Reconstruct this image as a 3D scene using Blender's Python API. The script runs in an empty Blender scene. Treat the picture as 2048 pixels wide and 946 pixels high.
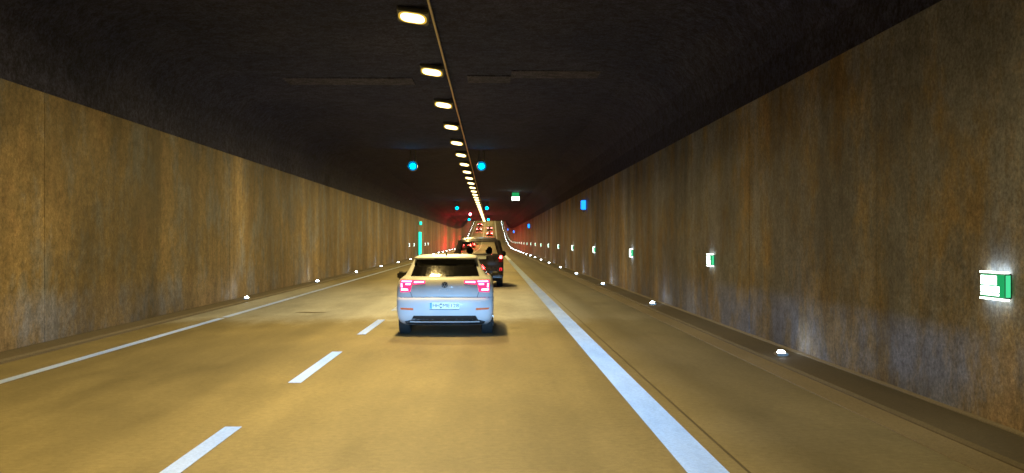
import bpy, bmesh, math, random
from mathutils import Vector, Matrix
random.seed(7)
R = math.radians
scene = bpy.context.scene
C = scene.collection

# ------------------------------------------------------------------ camera
CAM_H = 1.72
cam_d = bpy.data.cameras.new('camera'); cam = bpy.data.objects.new('camera', cam_d); C.objects.link(cam)
cam.location = (0, 0, CAM_H); cam.rotation_euler = (R(90.22), 0, R(-1.17))
cam_d.sensor_width = 36; cam_d.lens = 36.04; cam_d.clip_start = 0.1; cam_d.clip_end = 2000
scene.camera = cam
# ------------------------------------------------------------------ world: night sky outside the closed tunnel
world = bpy.data.worlds.new('World'); scene.world = world; world.use_nodes = True
wn = world.node_tree.nodes; wl = world.node_tree.links
sky = wn.new('ShaderNodeTexSky'); sky.sky_type = 'NISHITA'; sky.sun_disc = False
sky.sun_elevation = R(-8); sky.sun_rotation = R(120)
wl.new(sky.outputs[0], wn['Background'].inputs[0]); wn['Background'].inputs[1].default_value = 0.05
# ------------------------------------------------------------------ exposure and sampling
vs = scene.view_settings
vs.view_transform = 'Standard'; vs.look = 'None'; vs.exposure = 0.0; vs.gamma = 1.0; vs.use_curve_mapping = False
scene.cycles.use_denoising = True
scene.cycles.sample_clamp_indirect = 1.5
scene.cycles.sample_clamp_direct = 60.0
scene.cycles.max_bounces = 5
scene.cycles.diffuse_bounces = 2
scene.cycles.caustics_reflective = False; scene.cycles.caustics_refractive = False
scene.cycles.use_light_tree = True
scene.cycles.sampling_pattern = 'BLUE_NOISE'
scene.cycles.filter_width = 1.6

WARM = (1.0, 0.70, 0.24)
LAMP_W = 360.0

# ------------------------------------------------------------------ low-beam headlights of the car the picture is taken from
def headlamp(x):
    d = bpy.data.lights.new('headlight_beam', 'SPOT'); o = bpy.data.objects.new('headlight_beam', d); C.objects.link(o)
    o.location = (x, 1.4, 0.90); o.rotation_euler = (R(90), 0, 0)
    d.energy = 3000; d.color = (0.27, 0.59, 1.0); d.spot_size = R(80); d.spot_blend = 0.4; d.shadow_soft_size = 0.05
    d.use_nodes = True
    nt = d.node_tree; n = nt.nodes; l = nt.links
    em = n['Emission']; tc = n.new('ShaderNodeTexCoord'); sp = n.new('ShaderNodeSeparateXYZ'); l.new(tc.outputs['Normal'], sp.inputs[0])
    def m(op, a, b=None, clamp=False):
        k = n.new('ShaderNodeMath'); k.operation = op; k.use_clamp = clamp
        for i, v in enumerate((a, b)):
            if v is None: continue
            if isinstance(v, (int, float)): k.inputs[i].default_value = v
            else: l.new(v, k.inputs[i])
        return k.outputs[0]
    az = m('ABSOLUTE', sp.outputs['Z'])
    s = m('DIVIDE', sp.outputs['Y'], az); h = m('DIVIDE', sp.outputs['X'], az)
    a = m('MAXIMUM', m('MULTIPLY', s, -1.0), 0.0005)
    prof = m('MULTIPLY', m('MINIMUM', m('POWER', m('DIVIDE', 0.06, a), 1.75), 1.0), m('ADD', m('MULTIPLY', m('MINIMUM', a, .025), 40.0), 0.7))
    cut = m('MULTIPLY_ADD', s, -90.0, True); cut.node.inputs[2].default_value = 0.45
    wide = m('EXPONENT', m('MULTIPLY', m('POWER', m('ABSOLUTE', h), 2.0), -1 / (2 * 0.25 ** 2)))
    l.new(m('MULTIPLY', m('MULTIPLY', m('MULTIPLY', prof, cut), wide), 2.0), em.inputs['Strength'])
    o['kind'] = 'helper'
headlamp(-1.0); headlamp(0.2)

# ================================================================== helpers
def zr(y):
    """height of the road: level, then a dip's far side climbing at 5.6 %"""
    y0, y1, g = 195.0, 325.0, 0.058
    if y <= y0: return 0.0
    if y <= y1: return 0.5 * g * (y - y0) ** 2 / (y1 - y0)
    return 0.5 * g * (y1 - y0) + g * (y - y1)
def sl(y): return (zr(y + .5) - zr(y - .5))

def mesh(name, verts, faces, mats=None, smooth=False, fmat=None):
    me = bpy.data.meshes.new(name); me.from_pydata([tuple(v) for v in verts], [], faces); me.update()
    for m in (mats if isinstance(mats, (list, tuple)) else [mats] if mats else []): me.materials.append(m)
    if fmat: me.polygons.foreach_set('material_index', fmat)
    if smooth: me.polygons.foreach_set('use_smooth', [True] * len(me.polygons))
    return me
def link(name, me, parent=None, loc=(0, 0, 0), rot=(0, 0, 0)):
    o = bpy.data.objects.new(name, me); C.objects.link(o); o.parent = parent; o.location = loc; o.rotation_euler = rot
    return o
def tag(o, label=None, cat=None, group=None, kind=None):
    if label: o['label'] = label
    if cat: o['category'] = cat
    if group: o['group'] = group
    if kind: o['kind'] = kind
    return o
def thing(name, loc, label, cat, group=None, rot=(0, 0, 0)):
    o = link(name, None, None, loc, rot); o.empty_display_size = .2
    return tag(o, label, cat, group)
def copy_tree(o, parent=None):
    c = o.copy(); C.objects.link(c); c.parent = parent
    for ch in o.children: copy_tree(ch, c)
    return c

class MB:
    def __init__(s): s.bm = bmesh.new()
    def box(s, x0, x1, y0, y1, z0, z1, bev=0.0):
        r = bmesh.ops.create_cube(s.bm, size=1.0)
        for v in r['verts']:
            v.co = Vector(((x0 + x1) / 2 + v.co.x * (x1 - x0), (y0 + y1) / 2 + v.co.y * (y1 - y0), (z0 + z1) / 2 + v.co.z * (z1 - z0)))
        if bev:
            es = list({e for v in r['verts'] for e in v.link_edges})
            bmesh.ops.bevel(s.bm, geom=es, offset=bev, segments=2, affect='EDGES')
        return s
    def cyl(s, c, r, h, axis='Z', seg=20, r2=None):
        rot = {'Z': Matrix(), 'X': Matrix.Rotation(R(90), 4, 'Y'), 'Y': Matrix.Rotation(R(90), 4, 'X')}[axis]
        bmesh.ops.create_cone(s.bm, cap_ends=True, segments=seg, radius1=r, radius2=r if r2 is None else r2, depth=h, matrix=Matrix.Translation(c) @ rot)
        return s
    def bar(s, a, b, w, t):
        a, b = Vector(a), Vector(b); d = b - a
        q = d.to_track_quat('Z', 'Y').to_matrix().to_4x4()
        bmesh.ops.create_cube(s.bm, size=1.0, matrix=Matrix.Translation((a + b) / 2) @ q @ Matrix.Diagonal((w, t, d.length, 1)))
        return s
    def me(s, name, mat, smooth=False):
        bmesh.ops.recalc_face_normals(s.bm, faces=s.bm.faces)
        me = bpy.data.meshes.new(name); s.bm.to_mesh(me); s.bm.free(); me.materials.append(mat)
        if smooth: me.polygons.foreach_set('use_smooth', [True] * len(me.polygons))
        return me
    def build(s, name, mat, parent=None, smooth=False, loc=(0, 0, 0)):
        return link(name, s.me(name, mat, smooth), parent, loc)

# ------------------------------------------------------------------ materials
def newmat(name):
    m = bpy.data.materials.new(name); m.use_nodes = True
    return m, m.node_tree.nodes, m.node_tree.links, m.node_tree.nodes['Principled BSDF']
def plain(name, col, rough=.5, metal=0.0, spec=.5, var=.12, scale=30.0, coat=0.0):
    """plain paint, plastic or metal with slight wear in tone and gloss"""
    m, n, l, b = newmat(name)
    t = n.new('ShaderNodeTexNoise'); t.inputs['Scale'].default_value = scale; t.inputs['Detail'].default_value = 6
    tc = n.new('ShaderNodeTexCoord'); l.new(tc.outputs['Object'], t.inputs['Vector'])
    r = n.new('ShaderNodeValToRGB'); l.new(t.outputs[0], r.inputs[0])
    r.color_ramp.elements[0].position = .3; r.color_ramp.elements[1].position = .7
    r.color_ramp.elements[0].color = (*[c * (1 - var) for c in col], 1); r.color_ramp.elements[1].color = (*[min(1, c * (1 + var)) for c in col], 1)
    l.new(r.outputs[0], b.inputs['Base Color'])
    mr = n.new('ShaderNodeMapRange'); l.new(t.outputs[0], mr.inputs[0]); mr.inputs[3].default_value = max(.02, rough - .08); mr.inputs[4].default_value = min(1, rough + .08)
    l.new(mr.outputs[0], b.inputs['Roughness'])
    b.inputs['Metallic'].default_value = metal; b.inputs['Specular IOR Level'].default_value = spec; b.inputs['Coat Weight'].default_value = coat
    return m
def glow(name, col, strength, sample=True):
    m = bpy.data.materials.new(name); m.use_nodes = True; n = m.node_tree.nodes; n.clear()
    e = n.new('ShaderNodeEmission'); o = n.new('ShaderNodeOutputMaterial'); m.node_tree.links.new(e.outputs[0], o.inputs[0])
    e.inputs[0].default_value = (*col, 1); e.inputs[1].default_value = strength
    m.cycles.emission_sampling = 'FRONT' if sample else 'NONE'
    return m
def glass(name, tint, mix):
    m = bpy.data.materials.new(name); m.use_nodes = True; n = m.node_tree.nodes; l = m.node_tree.links; n.clear()
    t = n.new('ShaderNodeBsdfTransparent'); t.inputs[0].default_value = (*tint, 1)
    g = n.new('ShaderNodeBsdfGlossy'); g.inputs['Roughness'].default_value = .03
    f = n.new('ShaderNodeFresnel'); f.inputs[0].default_value = 1.5
    ad = n.new('ShaderNodeMath'); ad.operation = 'MULTIPLY'; ad.inputs[1].default_value = mix; l.new(f.outputs[0], ad.inputs[0])
    mx = n.new('ShaderNodeMixShader'); l.new(ad.outputs[0], mx.inputs[0]); l.new(t.outputs[0], mx.inputs[1]); l.new(g.outputs[0], mx.inputs[2])
    o = n.new('ShaderNodeOutputMaterial'); l.new(mx.outputs[0], o.inputs[0])
    return m
class N:
    """tiny node builder working on world position"""
    def __init__(s, name):
        s.m, s.n, s.l, s.b = newmat(name)
        g = s.n.new('ShaderNodeNewGeometry'); s.pos = g.outputs['Position']
    def noise(s, sc, scale=1.0, detail=5, rough=.6, seed=0.0):
        mp = s.n.new('ShaderNodeMapping'); mp.inputs['Scale'].default_value = sc; mp.inputs['Location'].default_value = (seed, seed * 1.7, seed * .6); s.l.new(s.pos, mp.inputs[0])
        t = s.n.new('ShaderNodeTexNoise'); t.inputs['Scale'].default_value = scale; t.inputs['Detail'].default_value = detail; t.inputs['Roughness'].default_value = rough
        s.l.new(mp.outputs[0], t.inputs['Vector']); return t.outputs[0]
    def rng(s, v, a, b, c, d, smooth=False):
        k = s.n.new('ShaderNodeMapRange'); s.l.new(v, k.inputs[0]); k.clamp = True
        if smooth: k.interpolation_type = 'SMOOTHSTEP'
        for i, q in enumerate((a, b, c, d)): k.inputs[i + 1].default_value = q
        return k.outputs[0]
    def op(s, o, a, b):
        k = s.n.new('ShaderNodeMath'); k.operation = o
        for i, v in enumerate((a, b)):
            if isinstance(v, (int, float)): k.inputs[i].default_value = v
            else: s.l.new(v, k.inputs[i])
        return k.outputs[0]
    def mix(s, f, a, b, mode='MIX'):
        k = s.n.new('ShaderNodeMix'); k.data_type = 'RGBA'; k.blend_type = mode
        for sock, v in ((k.inputs[0], f), (k.inputs[6], a), (k.inputs[7], b)):
            if isinstance(v, (int, float)): sock.default_value = v
            elif isinstance(v, tuple): sock.default_value = (*v, 1)
            else: s.l.new(v, sock)
        return k.outputs[2]
    def gray(s, v):
        k = s.n.new('ShaderNodeCombineColor'); [s.l.new(v, k.inputs[i]) for i in range(3)]; return k.outputs[0]
    def axis(s, i):
        k = s.n.new('ShaderNodeSeparateXYZ'); s.l.new(s.pos, k.inputs[0]); return k.outputs[i]
    def bump(s, v, strength, dist):
        k = s.n.new('ShaderNodeBump'); k.inputs['Strength'].default_value = strength; k.inputs['Distance'].default_value = dist
        s.l.new(v, k.inputs['Height']); s.l.new(k.outputs[0], s.b.inputs['Normal'])

def road_material():
    w = N('road_surface')
    big = w.noise((.25, .10, 1), 1.0, 9, .62); mid = w.noise((1.3, .45, 1), 1.0, 9, .68, 3.0)
    fine = w.noise((1, 1, 1), 14.0, 7, .8); grit = w.noise((1, 1, 1), 120.0, 3, .7, 5.0)
    track = w.noise((.9, .010, 1), 1.0, 4, .5, 9.0); oil = w.noise((.7, .16, 1), 1.0, 6, .6, 21.0)
    col = w.mix(w.rng(big, .34, .66, 0, 1), (.155, .138, .086), (.235, .205, .118))
    # a paler, greyer stretch past a joint, cool headlight pool put into the colour
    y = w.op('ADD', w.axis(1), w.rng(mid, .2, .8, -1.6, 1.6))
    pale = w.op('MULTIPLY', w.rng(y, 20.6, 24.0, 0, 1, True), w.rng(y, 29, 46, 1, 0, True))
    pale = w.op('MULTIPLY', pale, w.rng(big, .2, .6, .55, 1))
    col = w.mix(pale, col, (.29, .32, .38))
    col = w.mix(w.rng(w.op('ADD', w.axis(0), w.rng(mid, .2, .8, -.5, .5)), 1.5, 2.6, 0, .8), col, (.150, .143, .120))
    col = w.mix(1.0, col, w.gray(w.rng(mid, .3, .7, .80, 1.18)), 'MULTIPLY')
    col = w.mix(1.0, col, w.gray(w.rng(track, .35, .65, .80, 1.16)), 'MULTIPLY')
    col = w.mix(1.0, col, w.gray(w.rng(oil, .56, .74, 1.0, .72)), 'MULTIPLY')
    col = w.mix(1.0, col, w.gray(w.rng(fine, .3, .7, .78, 1.22)), 'MULTIPLY')
    col = w.mix(1.0, col, w.gray(w.rng(grit, .3, .7, .85, 1.15)), 'MULTIPLY')
    w.l.new(col, w.b.inputs['Base Color'])
    w.l.new(w.rng(mid, .3, .7, .66, .8), w.b.inputs['Roughness']); w.b.inputs['Specular IOR Level'].default_value = .22
    w.bump(fine, .3, .006)
    return w.m
def wall_material(name, dark=1.0, panelwise=True, seed=0.0, grey=.50):
    w = N(name)
    st = w.noise((.75, .75, .06), 1.0, 5, .6, seed); st2 = w.noise((.30, .30, .035), 1.0, 4, .55, 4.0 + seed)
    blot = w.noise((.55, .55, .45), 1.0, 10, .72, 8.0 + seed); hue = w.noise((.8, .8, .5), 1.0, 8, .7, 12.0 + seed); soot = w.noise((.22, .22, .16), 1.0, 6, .6, 31.0 + seed)
    fine = w.noise((1, 1, 1), 5.0, 9, .85, 2.0); grit = w.noise((1, 1, 1), 22.0, 6, .85, 6.0)
    col = w.mix(w.rng(blot, .34, .66, 0, 1), (.086, .067, .040), (.156, .122, .077))
    col = w.mix(w.rng(hue, grey, grey + .14, 0, .88), col, (.098, .110, .150))
    col = w.mix(w.rng(hue, .44, .34, 0, .35), col, (.150, .092, .052))
    col = w.mix(1.0, col, w.gray(w.rng(st, .38, .62, .74, 1.16)), 'MULTIPLY')
    col = w.mix(1.0, col, w.gray(w.rng(st2, .40, .60, .72, 1.16)), 'MULTIPLY')
    col = w.mix(1.0, col, w.gray(w.rng(soot, .40, .60, 1.18, .60)), 'MULTIPLY')
    col = w.mix(1.0, col, w.gray(w.rng(fine, .40, .60, .70, 1.30)), 'MULTIPLY')
    col = w.mix(1.0, col, w.gray(w.rng(grit, .40, .60, .66, 1.34)), 'MULTIPLY')
    if panelwise:
        oi = w.n.new('ShaderNodeObjectInfo'); col = w.mix(1.0, col, w.gray(w.rng(oi.outputs['Random'], 0, 1, .90, 1.08)), 'MULTIPLY')
    col = w.mix(1.0, col, (dark, dark, dark), 'MULTIPLY')
    w.l.new(col, w.b.inputs['Base Color']); w.l.new(w.rng(blot, .3, .7, .6, .8), w.b.inputs['Roughness'])
    w.b.inputs['Specular IOR Level'].default_value = .22; w.bump(fine, .15, .02)
    return w.m
def ceiling_material(name, a, b):
    w = N(name)
    blot = w.noise((.4, .25, .4), 1.0, 9, .7); fine = w.noise((1, 1, 1), 4.0, 9, .88); grit = w.noise((1, 1, 1), 20.0, 6, .88, 4.0)
    col = w.mix(w.rng(blot, .34, .66, 0, 1), a, b)
    col = w.mix(1.0, col, w.gray(w.rng(fine, .40, .60, .50, 1.50)), 'MULTIPLY')
    col = w.mix(1.0, col, w.gray(w.rng(grit, .40, .60, .35, 1.70)), 'MULTIPLY')
    w.l.new(col, w.b.inputs['Base Color']); w.b.inputs['Roughness'].default_value = .9; w.b.inputs['Specular IOR Level'].default_value = .12
    w.bump(fine, .12, .02)
    return w.m
def paint_material():
    w = N('road_paint')
    wear = w.noise((3.5, .9, 1), 1.0, 8, .75); fine = w.noise((1, 1, 1), 30.0, 6, .8); chip = w.noise((1, .5, 1), 9.0, 7, .75, 3.0)
    col = w.mix(w.rng(wear, .42, .62, 0, 1), (.72, .83, .98), (.62, .73, .89))
    col = w.mix(w.rng(chip, .66, .74, 0, .5), col, (.20, .17, .11))
    col = w.mix(1.0, col, w.gray(w.rng(fine, .38, .62, .84, 1.06)), 'MULTIPLY')
    w.l.new(col, w.b.inputs['Base Color']); w.b.inputs['Roughness'].default_value = .55
    return w.m
def concrete_material(name, a, b):
    w = N(name)
    blot = w.noise((1.2, .3, 1), 1.0, 5, .6); fine = w.noise((1, 1, 1), 40.0, 4, .8)
    col = w.mix(w.rng(blot, .3, .7, 0, 1), a, b); col = w.mix(1.0, col, w.gray(w.rng(fine, .3, .7, .7, 1.3)), 'MULTIPLY')
    w.l.new(col, w.b.inputs['Base Color']); w.b.inputs['Roughness'].default_value = .8; w.bump(fine, .4, .006)
    return w.m
M = dict(
    road=road_material(), paint=paint_material(), wall_left=wall_material('left_wall_panel', 1.6, True, 0.0, .48), wall_right=wall_material('right_wall_panel', 1.75, True, 50.0, .41), wall_far_left=wall_material('left_wall_far', 1.15, False, 0.0, .48), wall_far_right=wall_material('right_wall_far', 1.8, False, 50.0, .42),
    ceil=ceiling_material('sprayed_ceiling', (.022, .028, .082), (.038, .042, .098)),
    joist=ceiling_material('ceiling_joint', (.048, .050, .10), (.075, .072, .115)),
    back=plain('panel_backing', (.02, .018, .016), .8),
    gutter=concrete_material('gutter_concrete', (.165, .143, .105), (.225, .195, .140)),
    walk=concrete_material('walkway_asphalt', (.065, .056, .042), (.10, .085, .062)),
    seal=plain('joint_sealant', (.07, .06, .042), .6), steel=plain('painted_steel', (.10, .10, .10), .5, .2), dark=plain('dark_plastic', (.015, .015, .017), .45),
    alu=plain('aluminium', (.55, .55, .55), .35, .9), cable=plain('cable_tray', (.50, .42, .28), .45, .3),
    lamp=glow('ceiling_lamp_glow', (1.0, .80, .36), 6.0, False), rim=glow('lamp_halo_glow', (1.0, .62, .08), .75, False), sighalo=glow('signal_halo_glow', (.0, .30, .70), .8, False), edge=glow('sign_bloom_glow', (.06, .62, .26), 1.3, False), led=glow('guide_light_glow', (.80, .92, 1.0), 60.0),  # rim: halo ring added around the ceiling lamp lens
    sig=glow('lane_signal_glow', (.0, .50, .95), 40.0), blue=glow('blue_sign_glow', (.01, .20, 1.0), 3.2),
    green=glow('green_sign_glow', (.02, .42, .13), .9, False), greenw=glow('sign_white_glow', (.72, 1.0, .84), 7.0), strip=glow('sign_strip_glow', (.85, 1.0, .9), 9.0),
    door=glow('exit_door_glow', (.03, .80, .50), 2.2), redlamp=glow('red_lamp_glow', (1.0, .12, .16), 60.0), white=glow('white_sign_glow', (.8, 1.0, .85), 16.0),
)

# ================================================================== the setting
Y0, Y1 = -70.0, 520.0
XL, XR = -7.25, 4.50
def stations(y0, y1):
    ys = [y0]
    y = y0
    while y < y1 - 1e-6:
        y = min(y1, y + (40 if y < 150 else 4)); ys.append(y)
    return ys
def sweep(name, prof, mat, y0=Y0, y1=Y1, parent=None, closed=False, smooth=False):
    """sweep a cross-section [(x, z), ...] along the road profile"""
    ys = stations(y0, y1); k = len(prof); v = []; f = []
    for y in ys: v += [(x, y, zr(y) + z) for x, z in prof]
    for i in range(len(ys) - 1):
        for j in range(k if closed else k - 1):
            a = i * k + j; b = i * k + (j + 1) % k; f.append((a, b, b + k, a + k))
    if closed:
        f.append(tuple(range(k))); f.append(tuple((len(ys) - 1) * k + j for j in reversed(range(k))))
    return link(name, mesh(name, v, f, mat, smooth), parent)

road = tag(sweep('road', [(-6.80, 0), (3.62, 0)], M['road']), kind='structure')
# ground slab under everything
sweep('road_base', [(-8.5, -.6), (6, -.6), (6, -.3), (-8.5, -.3)], M['back'], closed=True)['kind'] = 'structure'
# markings
def ribbed(x0, x1, y0, y1, pitch=.012, h=.0034, z=.004):
    """profiled road marking: thermoplastic with fine transverse ribs"""
    v = []; f = []; n = max(1, round((y1 - y0) / pitch)); p = (y1 - y0) / n
    for i in range(n):
        y = y0 + i * p; b = len(v)
        v += [(x0, y, z), (x1, y, z), (x0, y + p * .15, z + h), (x1, y + p * .15, z + h), (x0, y + p, z), (x1, y + p, z)]
        f += [(b, b + 1, b + 3, b + 2), (b + 2, b + 3, b + 5, b + 4)]
    return v, f
def edge_line(x0, x1, y0, y1):
    v, f = ribbed(x0, x1, max(y0, 0), min(y1, 90))
    link('edge_line', mesh('edge_line', v, f, M['paint']), road)
    if y0 < 0: sweep('edge_line', [(x0, .004), (x1, .004)], M['paint'], y0, 0, road)
    if y1 > 90: sweep('edge_line', [(x0, .006), (x1, .006)], M['paint'], 90, y1, road)
edge_line(1.45, 1.76, Y0, Y1)
edge_line(-6.02, -5.87, 23.05, Y1)
edge_line(-6.02, -5.87, Y0, 22.75)
sweep('joint_sealant', [(1.90, .004), (1.922, .004)], M['seal'], Y0, Y1, road)
k = 0
y = 9.5 - 6.37 * 4 - 3.45
dash_me = {}
while y < 460:
    if y < 180:
        if 'm' not in dash_me: dash_me['m'] = mesh('lane_dash', *ribbed(-.078, .078, 0, 3.45, z=0), M['paint'])
        link('lane_dash', dash_me['m'], road, (-2.37, y, .004))
    else:
        v = [(-2.448, y, zr(y) + .006), (-2.292, y, zr(y) + .006), (-2.292, y + 3.45, zr(y + 3.45) + .006), (-2.448, y + 3.45, zr(y + 3.45) + .006)]
        link('lane_dash', mesh('lane_dash', v, [(0, 1, 2, 3)], M['paint']), road)
    y += 6.37
# dark transverse repair seam in the left lane
sv = []
for i in range(9):
    t = i / 8; xx = -4.66 + t * .72; th = .10 * math.sin(math.pi * min(1, max(.02, t))) + .03
    yy = 24.55 + .05 * math.sin(t * 7)
    sv += [(xx, yy - th, .005), (xx, yy + th, .005)]
link('repair_seam', mesh('repair_seam', sv, [(2 * i, 2 * i + 2, 2 * i + 3, 2 * i + 1) for i in range(8)], M['seal']), road)

tag(sweep('gutter_strip_right', [(3.62, -.02), (3.62, .012), (3.92, .022), (3.92, -.02)], M['gutter'], closed=True), kind='structure')
tag(sweep('walkway_right', [(3.92, -.05), (3.92, .035), (3.95, .06), (XR, .07), (XR, -.05)], M['walk'], closed=True), kind='structure')
tag(sweep('walkway_left', [(XL, -.05), (XL, .07), (-6.83, .06), (-6.80, .035), (-6.80, -.05)], M['walk'], closed=True), kind='structure')
tag(sweep('kerb_edge_right', [(XR - .03, .05), (XR - .03, .085), (XR + .01, .10), (XR + .01, .05)], M['gutter'], closed=True), kind='structure')

# walls: concrete panels with open joints, one object each where they can be told apart
TOP = 4.12
PANEL, PH = 5.9, TOP - .08
def wall(side):
    s = 1 if side == 'right' else -1
    X = XR if s > 0 else XL
    root = thing('tunnel_wall', (X, 0, 0), {'right': 'streaked brown concrete tunnel wall carrying the green escape signs', 'left': 'streaked brown concrete tunnel wall with the green emergency exit'}[side], 'wall')
    back = sweep('wall_backing', [(s * .05, -.1), (s * .05, TOP + .1), (s * .4, TOP + .1), (s * .4, -.1)], M['back'], closed=True); back.parent = root
    mb = MB(); mb.box(0, .045, .003, PANEL - .003, .07, TOP, .003); pm = mb.me('panel', M['wall_' + side])
    ph = 17.8 if s > 0 else 22.7
    i0 = math.ceil((Y0 - ph) / PANEL); yend = 0
    for i in range(i0, 60):
        y = ph + i * PANEL
        if y + PANEL > 196: yend = y; break
        o = link('panel', pm, root, (random.uniform(0, .006), y, 0))
        if s < 0: o.rotation_euler = (0, 0, math.pi); o.location = (random.uniform(-.006, 0), y + PANEL, 0)
    far = sweep('far_cladding', [(0, .07), (0, TOP), (s * .045, TOP), (s * .045, .07)], M['wall_far_' + side], yend + .01, Y1, closed=True); far.parent = root
    return root
wall('right'); wall('left')
CZ = 5.84
prof = [(XL - .03, TOP - .0), (XL - .03, TOP + .55), (XL + .12, TOP + 1.05), (XL + .5, TOP + 1.45), (XL + 1.1, CZ - .06), (XL + 2.0, CZ), (-1.4, CZ + .02),
        (XR - 2.0, CZ), (XR - 1.1, CZ - .06), (XR - .5, TOP + 1.45), (XR - .12, TOP + 1.05), (XR + .03, TOP + .55), (XR + .03, TOP)]
prof = prof[::-1]
ceil = tag(sweep('tunnel_ceiling', prof + [(XL - .5, TOP), (XL - .5, CZ + .5), (XR + .5, CZ + .5), (XR + .5, TOP)], M['ceil'], closed=True), kind='structure')
# joints across the ceiling
for jy, x0, x1 in ((26.6, -5.3, -2.0), (26.2, -.6, .5), (25.4, .5, 3.0)):
    MB().box(x0, x1, jy - .55, jy + .55, CZ - .012, CZ + .03, .004).build('ceiling_joint', M['joist'], ceil)
# cable along the lamp row
cb = tag(sweep('cable_tray', [(-1.075, CZ - .10), (-1.04, CZ - .10), (-1.04, CZ - .06), (-1.075, CZ - .06)], M['cable'], Y0, Y1, closed=True), 'thin pale cable tray running beside the row of ceiling lights', 'cable tray')

# ================================================================== lamps and signs
ONES = ['', 'first', 'second', 'third', 'fourth', 'fifth', 'sixth', 'seventh', 'eighth', 'ninth', 'tenth', 'eleventh', 'twelfth', 'thirteenth', 'fourteenth', 'fifteenth', 'sixteenth', 'seventeenth', 'eighteenth', 'nineteenth']
TENS = {2: ('twentieth', 'twenty'), 3: ('thirtieth', 'thirty'), 4: ('fortieth', 'forty'), 5: ('fiftieth', 'fifty')}
def nth(i):
    if i < 20: return ONES[i]
    return TENS[i // 10][0] if i % 10 == 0 else TENS[i // 10][1] + '-' + ONES[i % 10]

def put(proto, first, loc, label, group, rx=0.0, rz=0.0, ry=0.0):
    o = proto if first else copy_tree(proto)
    o.location = loc; o.rotation_euler = (rx, ry, rz); o['label'] = label; o['group'] = group
    return o

# ceiling lights
def rrect(hx, hy, r, n=5):
    """rounded rectangle, clockwise seen from above so that the face looks down"""
    p = []
    for cx, cy, a0 in ((hx - r, hy - r, 0), (-hx + r, hy - r, 90), (-hx + r, -hy + r, 180), (hx - r, -hy + r, 270)):
        p += [(cx + r * math.cos(R(a0 + 90 * i / n)), cy + r * math.sin(R(a0 + 90 * i / n))) for i in range(n + 1)]
    return p[::-1]
cl = thing('ceiling_light', (0, 0, 0), 'x', 'ceiling light')
MB().box(-.28, .28, -.24, .24, .0, .09, .02).build('housing', M['steel'], cl)
ld = bpy.data.lights.new('lamp_beam', 'AREA'); ld.shape = 'ELLIPSE'; ld.size = .42; ld.size_y = .30; ld.energy = LAMP_W; ld.color = WARM; ld.spread = R(144)
link('lamp_beam', ld, cl, (0, 0, -.012))
ld_dim = ld.copy(); ld_dim.energy = LAMP_W * .6      # lamps on the climb run dimmed
lp = rrect(.215, .16, .13)
link('lamp_lens', mesh('lamp_lens', [(x, y, -.006) for x, y in lp], [tuple(range(len(lp)))], M['lamp']), cl)
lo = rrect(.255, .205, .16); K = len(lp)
link('lamp_halo', mesh('lamp_halo', [(x, y, -.006) for x, y in lp] + [(x, y, -.003) for x, y in lo], [(i, (i + 1) % K, K + (i + 1) % K, K + i)[::-1] for i in range(K)], M['rim']), cl)  # faintly glowing ring added around the lens to imitate its yellow halo
for sx in (-.18, .18): MB().box(sx - .02, sx + .02, -.16, -.10, .09, .16).build('bracket', M['steel'], cl)
first = True; n = 0
i = -11
while True:
    y = 18.3 + 5.9 * i
    if y > 470: break
    if i >= 0 and y < 235: n += 1; lab = 'glowing warm ceiling light, %s of the row counted from the nearest' % nth(n)
    elif i < 0: lab = 'warm ceiling light of the row, overhead or behind, %s back' % nth(-i)
    else: lab = 'warm ceiling light on the climb beyond the dip, %s up' % nth(i - 36)
    o = put(cl, first, (-1.40, y, zr(y) + 5.69), lab, 'ceiling lights in one row', math.atan(sl(y)) + R(-16), 0.0, R(8.5)); first = False
    if y > 265:
        for ch in o.children:
            if ch.type == 'LIGHT': ch.data = ld_dim
    i += 1

# guide lights in the walkway edge
gl = thing('guide_light', (0, 0, 0), 'x', 'guide light')
MB().box(-.08, .08, -.11, .11, 0, .045, .012).build('housing', M['alu'], gl)
dv = [(0, 0, .080)]; df = []
for rr, zz in ((.72, .068), (1.0, .044)): dv += [(.058 * rr * math.cos(R(45 * i)), .10 * rr * math.sin(R(45 * i)), zz) for i in range(8)]
for i in range(8): df += [(0, 1 + i, 1 + (i + 1) % 8), (1 + i, 9 + i, 9 + (i + 1) % 8, 1 + (i + 1) % 8)]
link('lens', mesh('lens', dv, df, M['led'], True), gl)
first = True
for side, x, ys0 in (('right', 4.18, 14.7 - 11.8), ('left', -6.90, 29.1)):
    i = 0
    while True:
        y = ys0 + 11.8 * i
        if y > 450: break
        c = i if side == 'right' else i + 1
        wall_name = 'the escape sign wall' if side == 'right' else 'the emergency exit wall'
        lab = 'small white kerb light below %s, %s from camera' % (wall_name, nth(c) if c else 'closest')
        put(gl, first, (x, y, zr(y) + .062), lab, 'white guide lights along the ' + side + ' kerb', math.atan(sl(y))); first = False
        i += 1

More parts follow.
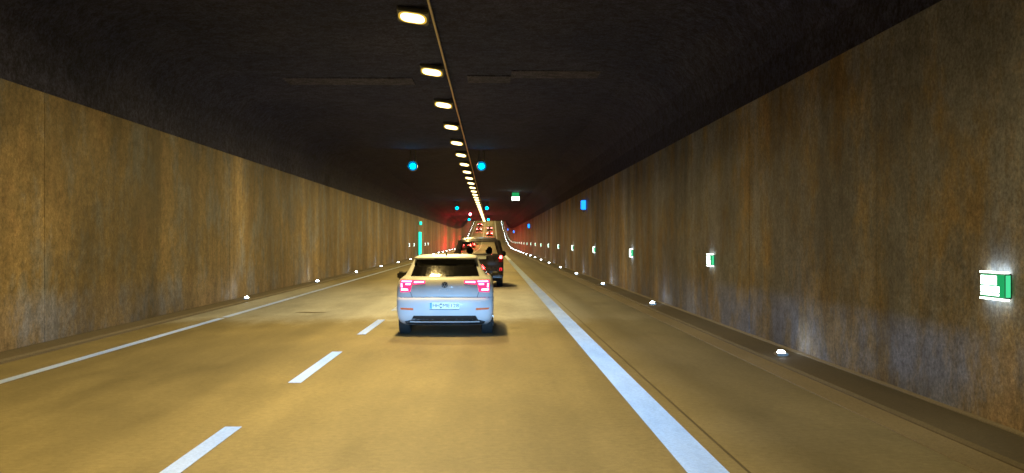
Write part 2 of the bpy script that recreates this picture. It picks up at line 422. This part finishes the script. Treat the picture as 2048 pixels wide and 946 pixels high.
# green escape signs on the right wall; local x = along the wall towards the far end, y = out of the wall
es = thing('escape_sign', (0, 0, 0), 'x', 'escape sign')
MB().box(-0.2220, 0.2220, 0.0000, 0.0518, -0.1110, 0.1110, 0.0044).build('housing', M['steel'], es)
MB().box(-0.2264, -0.2220, 0.0074, 0.0488, -0.0962, 0.0962).build('bloom_edge', M['edge'], es)  # glowing side added to stand in for bloom on distant signs
face = MB().box(-0.2109, 0.2109, 0.0518, 0.0577, -0.0999, 0.0999).build('sign_face', M['green'], es)
MB().box(-0.0814, 0.2035, 0.0577, 0.0614, 0.0074, 0.0873).build('pictogram', M['greenw'], face)
MB().box(-0.1295, 0.2072, 0.0577, 0.0614, -0.0555, -0.0059).build('arrow_field', M['greenw'], face)
MB().box(-0.1258, 0.2072, 0.0577, 0.0614, -0.0873, -0.0666).build('distance_field', M['greenw'], face)
MB().box(-0.2220, 0.2220, 0.0148, 0.0622, 0.1125, 0.1243).build('light_strip', M['strip'], es)
MB().box(-0.2220, 0.2220, 0.0148, 0.0622, -0.1243, -0.1125).build('light_strip', M['strip'], es)
first = True
i = 0
while True:
    y = 9.0 + 11.8 * i
    if y > 450: break
    put(es, first, (XR - .002, y, zr(y) + 1.32), 'lit green and white escape sign on streaked wall, %s from the camera' % nth(i + 1), 'escape signs along the wall', 0, math.pi / 2); first = False
    i += 1
SMALL = ('nearer of the two signs before', 'the sign just before', 'the sign just beyond', 'farther of the two signs beyond')
for k, y in enumerate((90.6, 96.2, 112.3, 117.5)):
    o = copy_tree(es); o.location = (XL + .002, y, 1.32); o.rotation_euler = (0, 0, -math.pi / 2)
    o['label'] = 'small lit green escape sign, %s the emergency exit' % SMALL[k]; o['group'] = 'escape signs beside the exit'

# emergency exit with luminous green door
ex = thing('emergency_exit', (XL, 103, .07), 'tall luminous green emergency exit door in the streaked wall', 'door')
MB().box(.0, .06, -1.05, 1.05, 0, 2.55, .01).build('frame', M['steel'], ex)
lf = MB().box(.06, .085, -.80, .80, .02, 2.35).build('door_leaf', M['door'], ex)
MB().box(.085, .14, .55, .68, 1.0, 1.06).build('handle', M['alu'], lf)
for a, b in ((-.98, -.86), (.86, .98)): MB().box(.06, .22, a, b, .3, 2.5, .01).build('light_bar', M['door'], ex)
sg = thing('exit_sign', (XL, 103, 3.28), 'green box sign above the luminous exit door', 'sign')
MB().box(0, .10, -.36, .36, -.03, .36, .01).build('housing', M['alu'], sg)
MB().box(.10, .30, -.30, .30, 0, .33, .01).build('sign_face', M['door'], sg)

# hanging lane signals
ls = thing('lane_signal', (0, 0, 0), 'x', 'traffic signal')
MB().cyl((0, .09, -.06), .235, .20, 'Y', 28, .20).build('housing', M['dark'], ls)
MB().cyl((0, -.025, -.06), .115, .03, 'Y', 24).build('lens', M['sig'], ls)
MB().cyl((0, -.021, -.06), .205, .014, 'Y', 28).build('signal_halo', M['sighalo'], ls)  # dim blue glowing disc added behind the lens as its halo
vis = bmesh.new()
ring = [(math.cos(a) * .215, math.sin(a) * .215 - .06) for a in [R(-20 + 220 * t / 14) for t in range(15)]]
vv = [(x, -.02, z) for x, z in ring] + [(x, -.20, z) for x, z in ring] + [(x * 1.06, -.02, z * 1.05) for x, z in ring] + [(x * 1.06, -.20, z * 1.05) for x, z in ring]
ff = []
for t in range(14): ff += [(t, t + 1, t + 16, t + 15), (30 + t, 45 + t, 46 + t, 31 + t), (15 + t, 16 + t, 46 + t, 45 + t)]
vis.free()
link('visor', mesh('visor', vv, ff, M['dark']), ls)
for sx in (-.12, .12): MB().box(sx - .025, sx + .025, .05, .10, .05, .66).build('hanger', M['steel'], ls)
first = True
for k, y in enumerate((47.0, 108.0, 167.0)):
    for x, lane in ((-3.58, 'dashed-line side lane'), (-.44, 'lane of the white hatchback')):
        put(ls, first, (x, y, 5.18), 'blue-green lane signal hanging over the %s, %s pair' % (lane, ('nearest', 'second', 'third')[k]), 'lane signals under the ceiling'); first = False

# blue wall lamps
bl = thing('blue_wall_sign', (0, 0, 0), 'x', 'sign')
MB().box(-.22, 0, -.10, .14, -.24, .24, .012).build('housing', M['dark'], bl)
MB().box(-.215, -.02, -.125, -.10, -.22, .22, .01).build('sign_face', M['blue'], bl)
MB().box(-.232, -.22, -.09, .12, -.20, .20).build('side_face', M['blue'], bl)
MB().box(-.18, -.06, -.11, -.02, -.36, -.245, .01).build('lamp_base', M['alu'], bl)
first = True
for k, y in enumerate((48.5, 119.0, 198.0, 268.0)):
    put(bl, first, (XR - .002, y, zr(y) + 3.40), 'blue lit box sign projecting from the wall, %s from the camera' % nth(k + 1), 'blue signs high on the wall'); first = False

# white and red lamps under the ceiling
hs = thing('hanging_sign', (2.08, 87, 5.28), 'bright white lamp under a green panel hanging from the ceiling', 'sign')
MB().box(-.34, .34, -.05, .12, -.17, .17, .02).build('housing', M['dark'], hs)
MB().box(-.31, .31, -.075, -.05, -.14, .14, .01).build('sign_face', M['white'], hs)
MB().box(-.30, .30, -.04, .02, .19, .50, .01).build('upper_panel', M['green'], hs)
for sx in (-.2, .2): MB().box(sx - .02, sx + .02, .05, .09, .17, .58).build('hanger', M['steel'], hs)
rl = thing('red_ceiling_lamp', (-3.05, 150, 5.56), 'round red lamp fixed under the dark ceiling', 'lamp')
MB().box(-.22, .22, 0, .2, -.22, .24, .03).build('housing', M['dark'], rl)
MB().cyl((0, -.015, 0), .16, .03, 'Y', 20).build('lens', M['redlamp'], rl)

# ================================================================== vehicles
def interp(tab, z, i):
    if z <= tab[0][0]: return tab[0][i]
    for a, b in zip(tab, tab[1:]):
        if z <= b[0]:
            t = (z - a[0]) / (b[0] - a[0]); return a[i] + (b[i] - a[i]) * t
    return tab[-1][i]
class Shell:
    """a car body as a stack of rounded plan outlines; table rows: z, rear y, front y, half width, rear corner depth"""
    def __init__(s, tab, n=3.2): s.tab = tab; s.n = n
    def ys(s, x, z):
        w = interp(s.tab, z, 3); t = min(1, abs(x) / w)
        return interp(s.tab, z, 1) + interp(s.tab, z, 4) * (1 - (1 - t ** s.n) ** (1 / s.n))
    def outline(s, z):
        y0, y1, w, cr = (interp(s.tab, z, i) for i in (1, 2, 3, 4)); n = s.n; pts = []
        cr = min(cr, (y1 - y0) * .45); cf = min(.55, (y1 - y0) * .45)
        A = [i / 14 * math.pi / 2 for i in range(15)]
        for a in A[::-1]: pts.append((-w * abs(math.sin(a)) ** (2 / n), y0 + cr * (1 - abs(math.cos(a)) ** (2 / n))))
        for a in A[1:]: pts.append((w * abs(math.sin(a)) ** (2 / n), y0 + cr * (1 - abs(math.cos(a)) ** (2 / n))))
        for t in (.25, .5, .75): pts.append((w, y0 + cr + (y1 - cf - y0 - cr) * t))
        for a in A[::-2]: pts.append((w * abs(math.sin(a)) ** (2 / n), y1 - cf * (1 - abs(math.cos(a)) ** (2 / n))))
        for a in A[2::2]: pts.append((-w * abs(math.sin(a)) ** (2 / n), y1 - cf * (1 - abs(math.cos(a)) ** (2 / n))))
        for t in (.75, .5, .25): pts.append((-w, y0 + cr + (y1 - cf - y0 - cr) * t))
        return pts
    def body(s, name, mat, parent, z0, z1, extra=(), cap=True):
        zs = sorted({round(r[0], 4) for r in s.tab if z0 <= r[0] <= z1} | {z0, z1} | set(extra))
        v = []; f = []
        for z in zs: v += [(x, y, z) for x, y in s.outline(z)]
        k = len(s.outline(zs[0]))
        for i in range(len(zs) - 1):
            for j in range(k): f.append((i * k + j, i * k + (j + 1) % k, (i + 1) * k + (j + 1) % k, (i + 1) * k + j))
        f.append(tuple(reversed(range(k))))
        if cap: f.append(tuple((len(zs) - 1) * k + j for j in range(k)))
        o = link(name, mesh(name, v, f, mat, True), parent)
        return o
    def patch(s, quads, off, nu=8, nv=5, depth=.02):
        """closed plates lying on the rear face: quads of four (x, z) corners, anticlockwise seen from behind"""
        v = []; f = []
        for q in quads:
            b = len(v)
            for lay in (off, off - depth):
                for j in range(nv + 1):
                    for i in range(nu + 1):
                        u, w = i / nu, j / nv
                        x = (q[0][0] * (1 - u) + q[1][0] * u) * (1 - w) + (q[3][0] * (1 - u) + q[2][0] * u) * w
                        z = (q[0][1] * (1 - u) + q[1][1] * u) * (1 - w) + (q[3][1] * (1 - u) + q[2][1] * u) * w
                        v.append((x * (1.0 + .004 * (lay > 0)), s.ys(x, z) - lay, z))
            K = (nu + 1) * (nv + 1); idx = lambda l, i, j: b + l * K + j * (nu + 1) + i
            for j in range(nv):
                for i in range(nu):
                    f.append((idx(0, i, j), idx(0, i + 1, j), idx(0, i + 1, j + 1), idx(0, i, j + 1)))
            for i in range(nu):
                f.append((idx(1, i, 0), idx(1, i + 1, 0), idx(0, i + 1, 0), idx(0, i, 0))); f.append((idx(0, i, nv), idx(0, i + 1, nv), idx(1, i + 1, nv), idx(1, i, nv)))
            for j in range(nv):
                f.append((idx(0, 0, j), idx(0, 0, j + 1), idx(1, 0, j + 1), idx(1, 0, j))); f.append((idx(1, nu, j), idx(1, nu, j + 1), idx(0, nu, j + 1), idx(0, nu, j)))
        return v, f
    def plate(s, name, mat, parent, quads, off=.006, nu=8, nv=5, depth=.02, mirror=False):
        if mirror: quads = [[(-x, z) for x, z in (q[1], q[0], q[3], q[2])] for q in quads]
        v, f = s.patch(quads, off, nu, nv, depth)
        return link(name, mesh(name, v, f, mat), parent)

def wheel(parent, x, y, r, w, rim=True):
    s = 1 if x > 0 else -1
    segs = 28; prof = [(-w / 2, r * .62), (-w / 2, r * .93), (-w / 2 + .02, r), (w / 2 - .02, r), (w / 2, r * .93), (w / 2, r * .62)]
    v = []; f = []
    for i in range(segs):
        a = 2 * math.pi * i / segs; v += [(px, pr * math.cos(a), pr * math.sin(a)) for px, pr in prof]
    K = len(prof)
    for i in range(segs):
        for j in range(K): f.append((i * K + j, i * K + (j + 1) % K, ((i + 1) % segs) * K + (j + 1) % K, ((i + 1) % segs) * K + j))
    o = link('wheel', mesh('tyre', v, f, CM['tyre'], True), parent, (x - s * w / 2, y, r))
    if rim:
        mb = MB(); mb.cyl((0, 0, 0), r * .63, w * .8, 'X', 24)
        for a in range(5):
            c, q = math.cos(a * 2 * math.pi / 5), math.sin(a * 2 * math.pi / 5)
            mb.bar((s * w * .44, c * .04, q * .04), (s * w * .44, c * r * .6, q * r * .6), .05, .03)
        mb.build('rim', M['alu'], o)
    return o
def text_mesh(body, size, mat, width=None, ext=.002):
    cu = bpy.data.curves.new('t', 'FONT'); cu.body = body; cu.size = size; cu.align_x = 'CENTER'; cu.align_y = 'CENTER'; cu.extrude = ext
    o = bpy.data.objects.new('t', cu); C.objects.link(o); bpy.context.view_layer.update()
    dg = bpy.context.evaluated_depsgraph_get(); me = bpy.data.meshes.new_from_object(o.evaluated_get(dg))
    bpy.data.objects.remove(o); bpy.data.curves.remove(cu)
    if width:
        xs = [v.co.x for v in me.vertices]; k = width / (max(xs) - min(xs)); me.transform(Matrix.Diagonal((k, 1, 1, 1)))
    me.transform(Matrix.Rotation(R(90), 4, 'X')); me.materials.clear(); me.materials.append(mat)
    return me
def carpaint(name, col, rough=.28): return plain(name, col, rough, 0, .5, .04, 3.0, .6)
CM = dict(farlens=glow('far_tail_lens', (1.0, .05, .06), 5.0, False), badge=plain('badge_metal', (.72, .74, .76), .45, .0), vring=glow('van_ring_glow', (1.0, .05, .06), 2.5, False), dbrake=glow('dip_brake_glow', (1.0, .03, .025), 7500.0), litlens=glow('lit_tail_lens', (1.0, .04, .16), 1.7), tyre=plain('tyre_rubber', (.012, .012, .012), .8), white=plain('white_car_paint', (.53, .56, .60), .38, 0, .35, .05, 3.0, .1), black=plain('black_trim', (.012, .012, .013), .5),
          grey=carpaint('dark_car_paint', (.036, .032, .042)), glass=plain('tinted_window', (.006, .006, .007), .035, 0, .9, .02), plate=plain('number_plate', (.80, .86, .84), .4),
          blue=plain('plate_band', (.02, .25, .75), .4), ink=plain('plate_ink', (.01, .01, .012), .5), chrome=plain('chrome', (.7, .7, .7), .15, 1.0, var=.03), lens=plain('red_lens', (.42, .010, .03), .12),
          refl=plain('orange_reflector', (.75, .16, .05), .25), seat=plain('seat_fabric', (.02, .02, .022), .9), clear=glass('car_glass', (.80, .80, .78), .8),
          brake=glow('brake_light_glow', (1.0, .05, .11), 42.0), vbrake=glow('van_brake_glow', (1.0, .03, .03), 90.0), fbrake=glow('far_brake_glow', (1.0, .10, .09), 2200.0),
          interior=plain('car_interior', (.03, .028, .028), .8))

HATCH = [  # z, rear, front, half width, corner depth
    (.19, .30, 3.86, .76, .30), (.25, .12, 3.98, .82, .30), (.31, .06, 4.02, .850, .32), (.40, .02, 4.05, .868, .33), (.52, .0, 4.06, .875, .34), (.64, .003, 4.04, .876, .34),
    (.685, .018, 4.00, .876, .34), (.70, .050, 3.98, .875, .33), (.715, .058, 3.96, .875, .33), (.80, .050, 3.80, .873, .33), (.90, .046, 3.55, .868, .33), (.97, .055, 3.25, .850, .33), (1.02, .080, 3.05, .818, .32),
    (1.05, .115, 2.95, .785, .31), (1.065, .150, 2.92, .757, .30), (1.10, .185, 2.86, .722, .29), (1.20, .290, 2.66, .668, .27), (1.30, .395, 2.46, .620, .26), (1.36, .460, 2.32, .590, .26), (1.385, .475, 2.26, .577, .26),
    (1.41, .52, 2.18, .565, .27), (1.43, .62, 2.08, .55, .30), (1.445, .80, 1.98, .49, .35), (1.455, 1.05, 1.80, .36, .30)]
FAR_N = 0
def hatch(name, label, loc, paint, brake, detail=True, plate_text=None, rx=0.0, wscale=1.0, group=None):
    t = thing(name, loc, label, 'car', group, (rx, 0, 0))
    S = Shell([(z, a, b, w * wscale, c) for z, a, b, w, c in HATCH])
    S.body('body', paint, t, .19, 1.455, extra=(1.15, 1.25, .58, .75, .85))
    # rear window and spoiler
    gl = S.plate('rear_window', CM['glass'], t, [[(-.615, 1.078), (.615, 1.078), (.525, 1.375), (-.525, 1.375)]], .006, 14, 8)
    sp = Shell([(1.372, .40, .9, .555, .10), (1.39, .345, .9, .568, .11), (1.41, .355, .95, .566, .11), (1.428, .47, .98, .54, .12)], 3.0)
    so = sp.body('spoiler', paint, t, 1.372, 1.428)
    for s in (-1, 1):
        v = []
        for z, ya, yb in ((1.075, .75, 2.86), (1.20, .86, 2.62), (1.36, 1.02, 2.28)): v += [(s * (interp(S.tab, z, 3) + .004), ya, z), (s * (interp(S.tab, z, 3) + .004), yb, z)]
        link('side_window', mesh('side_window', v, [(0, 1, 3, 2), (2, 3, 5, 4)], CM['glass']), t)
    v = []
    for z in (1.075, 1.2, 1.33): v += [(-interp(S.tab, z, 3) * .8, interp(S.tab, z, 2) + .01, z), (interp(S.tab, z, 3) * .8, interp(S.tab, z, 2) + .01, z)]
    link('windscreen', mesh('windscreen', v, [(0, 1, 3, 2), (2, 3, 5, 4)], CM['glass']), t)
    for x, y in ((-.86, .78), (.86, .78), (-.86, 3.30), (.86, 3.30)): wheel(t, x * wscale, y, .315, .205, detail)
    q1 = [(.350, .947), (.565, .930), (.565, 1.010), (.345, 1.006)]; q2 = [(.615, .800), (.795, .792), (.800, 1.012), (.565, 1.010)]
    for mir in (False, True):
        ln = S.plate('tail_light', CM['litlens'] if detail else CM['farlens'], t, [q1, q2], .007, 8, 6, .02, mir)
        bars = [[(.370, .967), (.545, .960), (.545, .988), (.368, .988)], [(.590, .976), (.775, .976), (.772, .996), (.586, .996)], [(.610, .924), (.700, .924), (.700, .952), (.604, .952)], [(.755, .880), (.782, .880), (.786, .952), (.762, .952)], [(.650, .824), (.778, .820), (.782, .860), (.662, .855)]]
        S.plate('light_bar', brake, ln, bars, .012, 5, 3, .006, mir)
    S.plate('lower_bumper', CM['black'], t, [[(-.66, .196), (.66, .196), (.55, .376), (-.55, .376)], [(.66, .196), (.70, .215), (.72, .262), (.60, .30)], [(-.70, .215), (-.66, .196), (-.60, .30), (-.72, .262)]], .006, 14, 4)
    if not detail: return t
    S.plate('diffuser_trim', CM['chrome'], t, [[(-.44, .272), (.44, .272), (.44, .290), (-.44, .290)]], .012, 10, 2)
    for mir in (False, True): S.plate('reflector', CM['refl'], t, [[(.555, .475), (.780, .482), (.800, .515), (.560, .512)]], .007, 5, 2, .02, mir)
    # recess line under the tailgate
    S.plate('tailgate_seam', CM['ink'], t, [[(-.80, .694), (.80, .694), (.80, .699), (-.80, .699)]], .002, 16, 1, .01)
    for mir in (False, True): S.plate('tailgate_seam', CM['ink'], t, [[(.575, .700), (.582, .700), (.612, .796), (.605, .796)]], .002, 1, 5, .01, mir)
    # number plate
    yp = S.ys(.26, .555)
    pl = MB().box(-.265, .265, yp - .018, yp - .004, .498, .614, .006).build('number_plate', CM['plate'], t)
    MB().box(-.262, -.222, yp - .0205, yp - .0185, .502, .610).build('country_band', CM['blue'], pl)
    link('plate_lettering', text_mesh(plate_text[0], .088, CM['ink'], .115), pl, (-.148, yp - .0195, .556)); link('plate_lettering', text_mesh(plate_text[1], .088, CM['ink'], .125), pl, (.030, yp - .0195, .556)); link('plate_lettering', text_mesh(plate_text[2], .088, CM['ink'], .135), pl, (.178, yp - .0195, .556))
    for dz in (.028, -.028): MB().cyl((-.062, yp - .0195, .556 + dz), .016, .003, 'Y', 14).build('plate_seal', CM['ink'], pl)
    MB().box(-.265, .265, yp - .014, yp + .02, .484, .495).build('plate_shadow_lip', CM['black'], t)
    # round emblem: dark disc, bright ring and V over W strokes
    ye = S.ys(.05, .925) - .004
    em = MB().cyl((0, ye, .925), .058, .02, 'Y', 28).build('emblem', CM['black'], t)
    rv = []; rf = []
    for i in range(28):
        a = 2 * math.pi * i / 28
        for r_, yy in ((.053, ye - .014), (.057, ye - .014)): rv.append((r_ * math.cos(a), yy, .925 + r_ * math.sin(a)))
    for i in range(28): rf.append((2 * i, 2 * i + 1, (2 * i + 3) % 56, (2 * i + 2) % 56))
    link('emblem_ring', mesh('emblem_ring', rv, rf, CM['badge']), em)
    mb = MB()
    for a, b in (((-.022, .046), (0, .008)), ((.022, .046), (0, .008)), ((-.044, .018), (-.020, -.040)), ((-.020, -.040), (0, .002)), ((0, .002), (.020, -.040)), ((.020, -.040), (.044, .018))):
        mb.bar((a[0], ye - .013, .925 + a[1]), (b[0], ye - .013, .925 + b[1]), .006, .004)
    mb.build('emblem_mark', CM['badge'], em)
    link('model_badge', text_mesh('POLO', .045, CM['badge'], .20), t, (0, S.ys(.1, .835) - .004, .835))
    # wiper, brake strip, aerial, mirrors
    MB().bar((.02, S.ys(.0, 1.085) - .02, 1.085), (.40, S.ys(.4, 1.10) - .02, 1.10), .014, .012).build('rear_wiper', CM['black'], t)
    MB().box(-.20, .20, .338, .36, 1.374, 1.389).build('spoiler_trim', CM['black'], t)
    v = [(-.012, .74, 1.435), (.012, .74, 1.435), (-.016, .92, 1.44), (.016, .92, 1.44), (-.004, .73, 1.505), (.004, .73, 1.505), (0, .78, 1.50)]
    link('roof_aerial', mesh('roof_aerial', v, [(0, 1, 5, 4), (0, 4, 6, 2), (1, 3, 6, 5), (4, 5, 6), (2, 6, 3)], CM['black']), t)
    for s in (-1, 1):
        m_ = MB().box(s * .82 if s > 0 else s * 1.075, s * 1.075 if s > 0 else s * .82, 2.50, 2.62, .925, 1.090, .04).build('mirror', CM['black'], t, True)
        MB().box(min(s * .855, s * 1.055), max(s * .855, s * 1.055), 2.488, 2.502, .96, 1.065, .006).build('mirror_glass', CM['glass'], m_)
    for s in (-1, 1): MB().box(min(s * .60, s * .40), max(s * .60, s * .40), .30, .36, .20, .26).build('exhaust', CM['black'], t) if s < 0 else None
    return t
hatch('hatchback_car', 'white hatchback with glowing pink tail lights braking ahead in the lane', (-.83, 18.3, 0), CM['white'], CM['brake'], True, ('HH', 'ME', '128'))

# dark people carrier with see-through windows
def van(loc):
    t = thing('passenger_van', loc, 'dark tall passenger van with headrests in its window, ahead of the white hatchback', 'van')
    tab = [(.22, .22, 4.3, .80, .25), (.30, .06, 4.42, .86, .25), (.42, .0, 4.45, .890, .25), (.60, -.005, 4.45, .898, .25), (.68, .02, 4.40, .90, .25), (.72, .045, 4.35, .90, .24), (1.0, .05, 3.9, .895, .23), (1.15, .06, 3.5, .885, .22), (1.20, .075, 3.35, .872, .2)]
    S = Shell(tab, 4.5); S.body('body', CM['grey'], t, .22, 1.20, extra=(.5, .85))
    Rf = Shell([(1.66, .19, 2.72, .725, .16), (1.70, .20, 2.66, .715, .18), (1.76, .26, 2.55, .68, .22), (1.81, .42, 2.35, .60, .3), (1.83, .70, 2.1, .46, .3)], 4.0)
    Rf.body('roof', CM['grey'], t, 1.66, 1.83)
    for s in (-1, 1):
        for a, b, w, d in (((s * .80, .17, 1.19), (s * .665, .27, 1.70), .15, .16), ((s * .83, 1.35, 1.19), (s * .70, 1.35, 1.68), .05, .09), ((s * .83, 2.2, 1.19), (s * .70, 2.1, 1.68), .05, .09), ((s * .82, 3.25, 1.18), (s * .69, 2.60, 1.68), .06, .07)):
            MB().bar(a, b, w, d).build('pillar', CM['grey'], t)
        link('side_window', mesh('side_window', [(s * .845, .25, 1.20), (s * .845, 3.2, 1.20), (s * .712, 2.6, 1.66), (s * .712, .3, 1.66)], [(0, 1, 2, 3)], CM['clear']), t)
        rail = MB().bar((s * .62, .6, 1.845), (s * .62, 2.3, 1.845), .03, .03); rail.build('roof_rail', CM['black'], t)
    link('rear_window', mesh('rear_window', [(-.74, .115, 1.195), (.74, .115, 1.195), (.65, .225, 1.67), (-.65, .225, 1.67)], [(0, 1, 2, 3)], CM['clear']), t)
    link('windscreen', mesh('windscreen', [(-.80, 3.28, 1.19), (.80, 3.28, 1.19), (.68, 2.66, 1.67), (-.68, 2.66, 1.67)], [(0, 1, 2, 3)], CM['clear']), t)
    MB().box(-.72, .72, .095, .14, 1.175, 1.235, .01).build('window_frame', CM['black'], t)
    for x, y, zt, w in ((-.36, 1.05, 1.36, .25), (.36, 1.05, 1.33, .25), (-.38, 2.0, 1.40, .2), (.38, 2.0, 1.40, .2)):
        st = MB().box(x - .25, x + .25, y, y + .14, .55, 1.16, .04).build('seat', CM['seat'], t)
        MB().box(x - w / 2, x + w / 2, y + .02, y + .12, zt - .14, zt + .08, .045).build('headrest', CM['seat'], st)
    MB().box(-.78, .78, 2.75, 3.2, .9, 1.14, .05).build('dashboard', CM['interior'], t)
    for x, y in ((-.87, .85), (.87, .85), (-.87, 3.55), (.87, 3.55)): wheel(t, x, y, .325, .215)
    for mir in (False, True):
        ln = S.plate('tail_light', CM['lens'], t, [[(.715, .93), (.855, .93), (.850, 1.185), (.755, 1.185)]], .008, 5, 6, .02, mir)
        S.plate('brake_lamp', CM['vbrake'], ln, [[(.745, 1.06), (.835, 1.06), (.835, 1.155), (.765, 1.155)]], .013, 3, 3, .006, mir)
        rf = S.plate('rear_reflector', CM['lens'], t, [[(.745, .60), (.845, .60), (.845, .72), (.745, .72)]], .008, 3, 3, .02, mir)
        S.plate('reflector_ring', CM['vring'], rf, [[(.752, .612), (.765, .612), (.765, .706), (.752, .706)], [(.822, .612), (.835, .612), (.835, .706), (.822, .706)], [(.765, .700), (.822, .700), (.822, .710), (.765, .710)]], .011, 1, 2, .004, mir)
    pl = MB().box(-.26, .26, .020, .034, 1.035, 1.145, .006).build('number_plate', CM['plate'], t)
    MB().box(-.30, .30, .012, .05, 1.150, 1.172, .004).build('tailgate_handle', CM['chrome'], t)
    S.plate('bumper', CM['black'], t, [[(-.80, .27), (.80, .27), (.84, .56), (-.84, .56)]], .006, 12, 4)
    for s in (-1, 1): MB().box(min(s * .86, s * 1.03), max(s * .86, s * 1.03), 2.95, 3.07, 1.10, 1.30, .03).build('mirror', CM['black'], t)
van((-.44, 37.6, 0))

# cars braking further down the tunnel
FAR = [  # lane x, distance, paint, width scale, label
    (-4.05, 168, (.05, .05, .07), 1.0, 'dark car braking on the level, seen through the windows of the van'),
    (-4.05, 206, (.30, .02, .02), 1.02, 'red car braking in the dip, between the dark and the silver one'),
    (-4.05, 246, (.35, .35, .37), 1.0, 'silver car braking in the dip ahead of the dark one'),
    (-.45, 309, (.32, .03, .02), 1.04, 'reddish car braking at the foot of the climb above the van roof'),
    (-.50, 345, (.10, .09, .09), 1.0, 'dark grey car braking on the climb in the lane of the van'),
    (-4.00, 337, (.20, .15, .22), 1.04, 'mauve car braking on the climb in the other lane, lower of two'),
    (-4.05, 374, (.07, .06, .10), 1.05, 'dark purple car braking on the climb in the other lane, upper of two')]
for i, (x, y, col, ws, lab) in enumerate(FAR):
    hatch('braking_car', lab, (x, y, zr(y + .8)), carpaint('car_paint_%d' % i, col), CM['dbrake'] if y < 260 else CM['fbrake'], False, None, math.atan(sl(y + 1)), ws, 'cars braking far ahead')
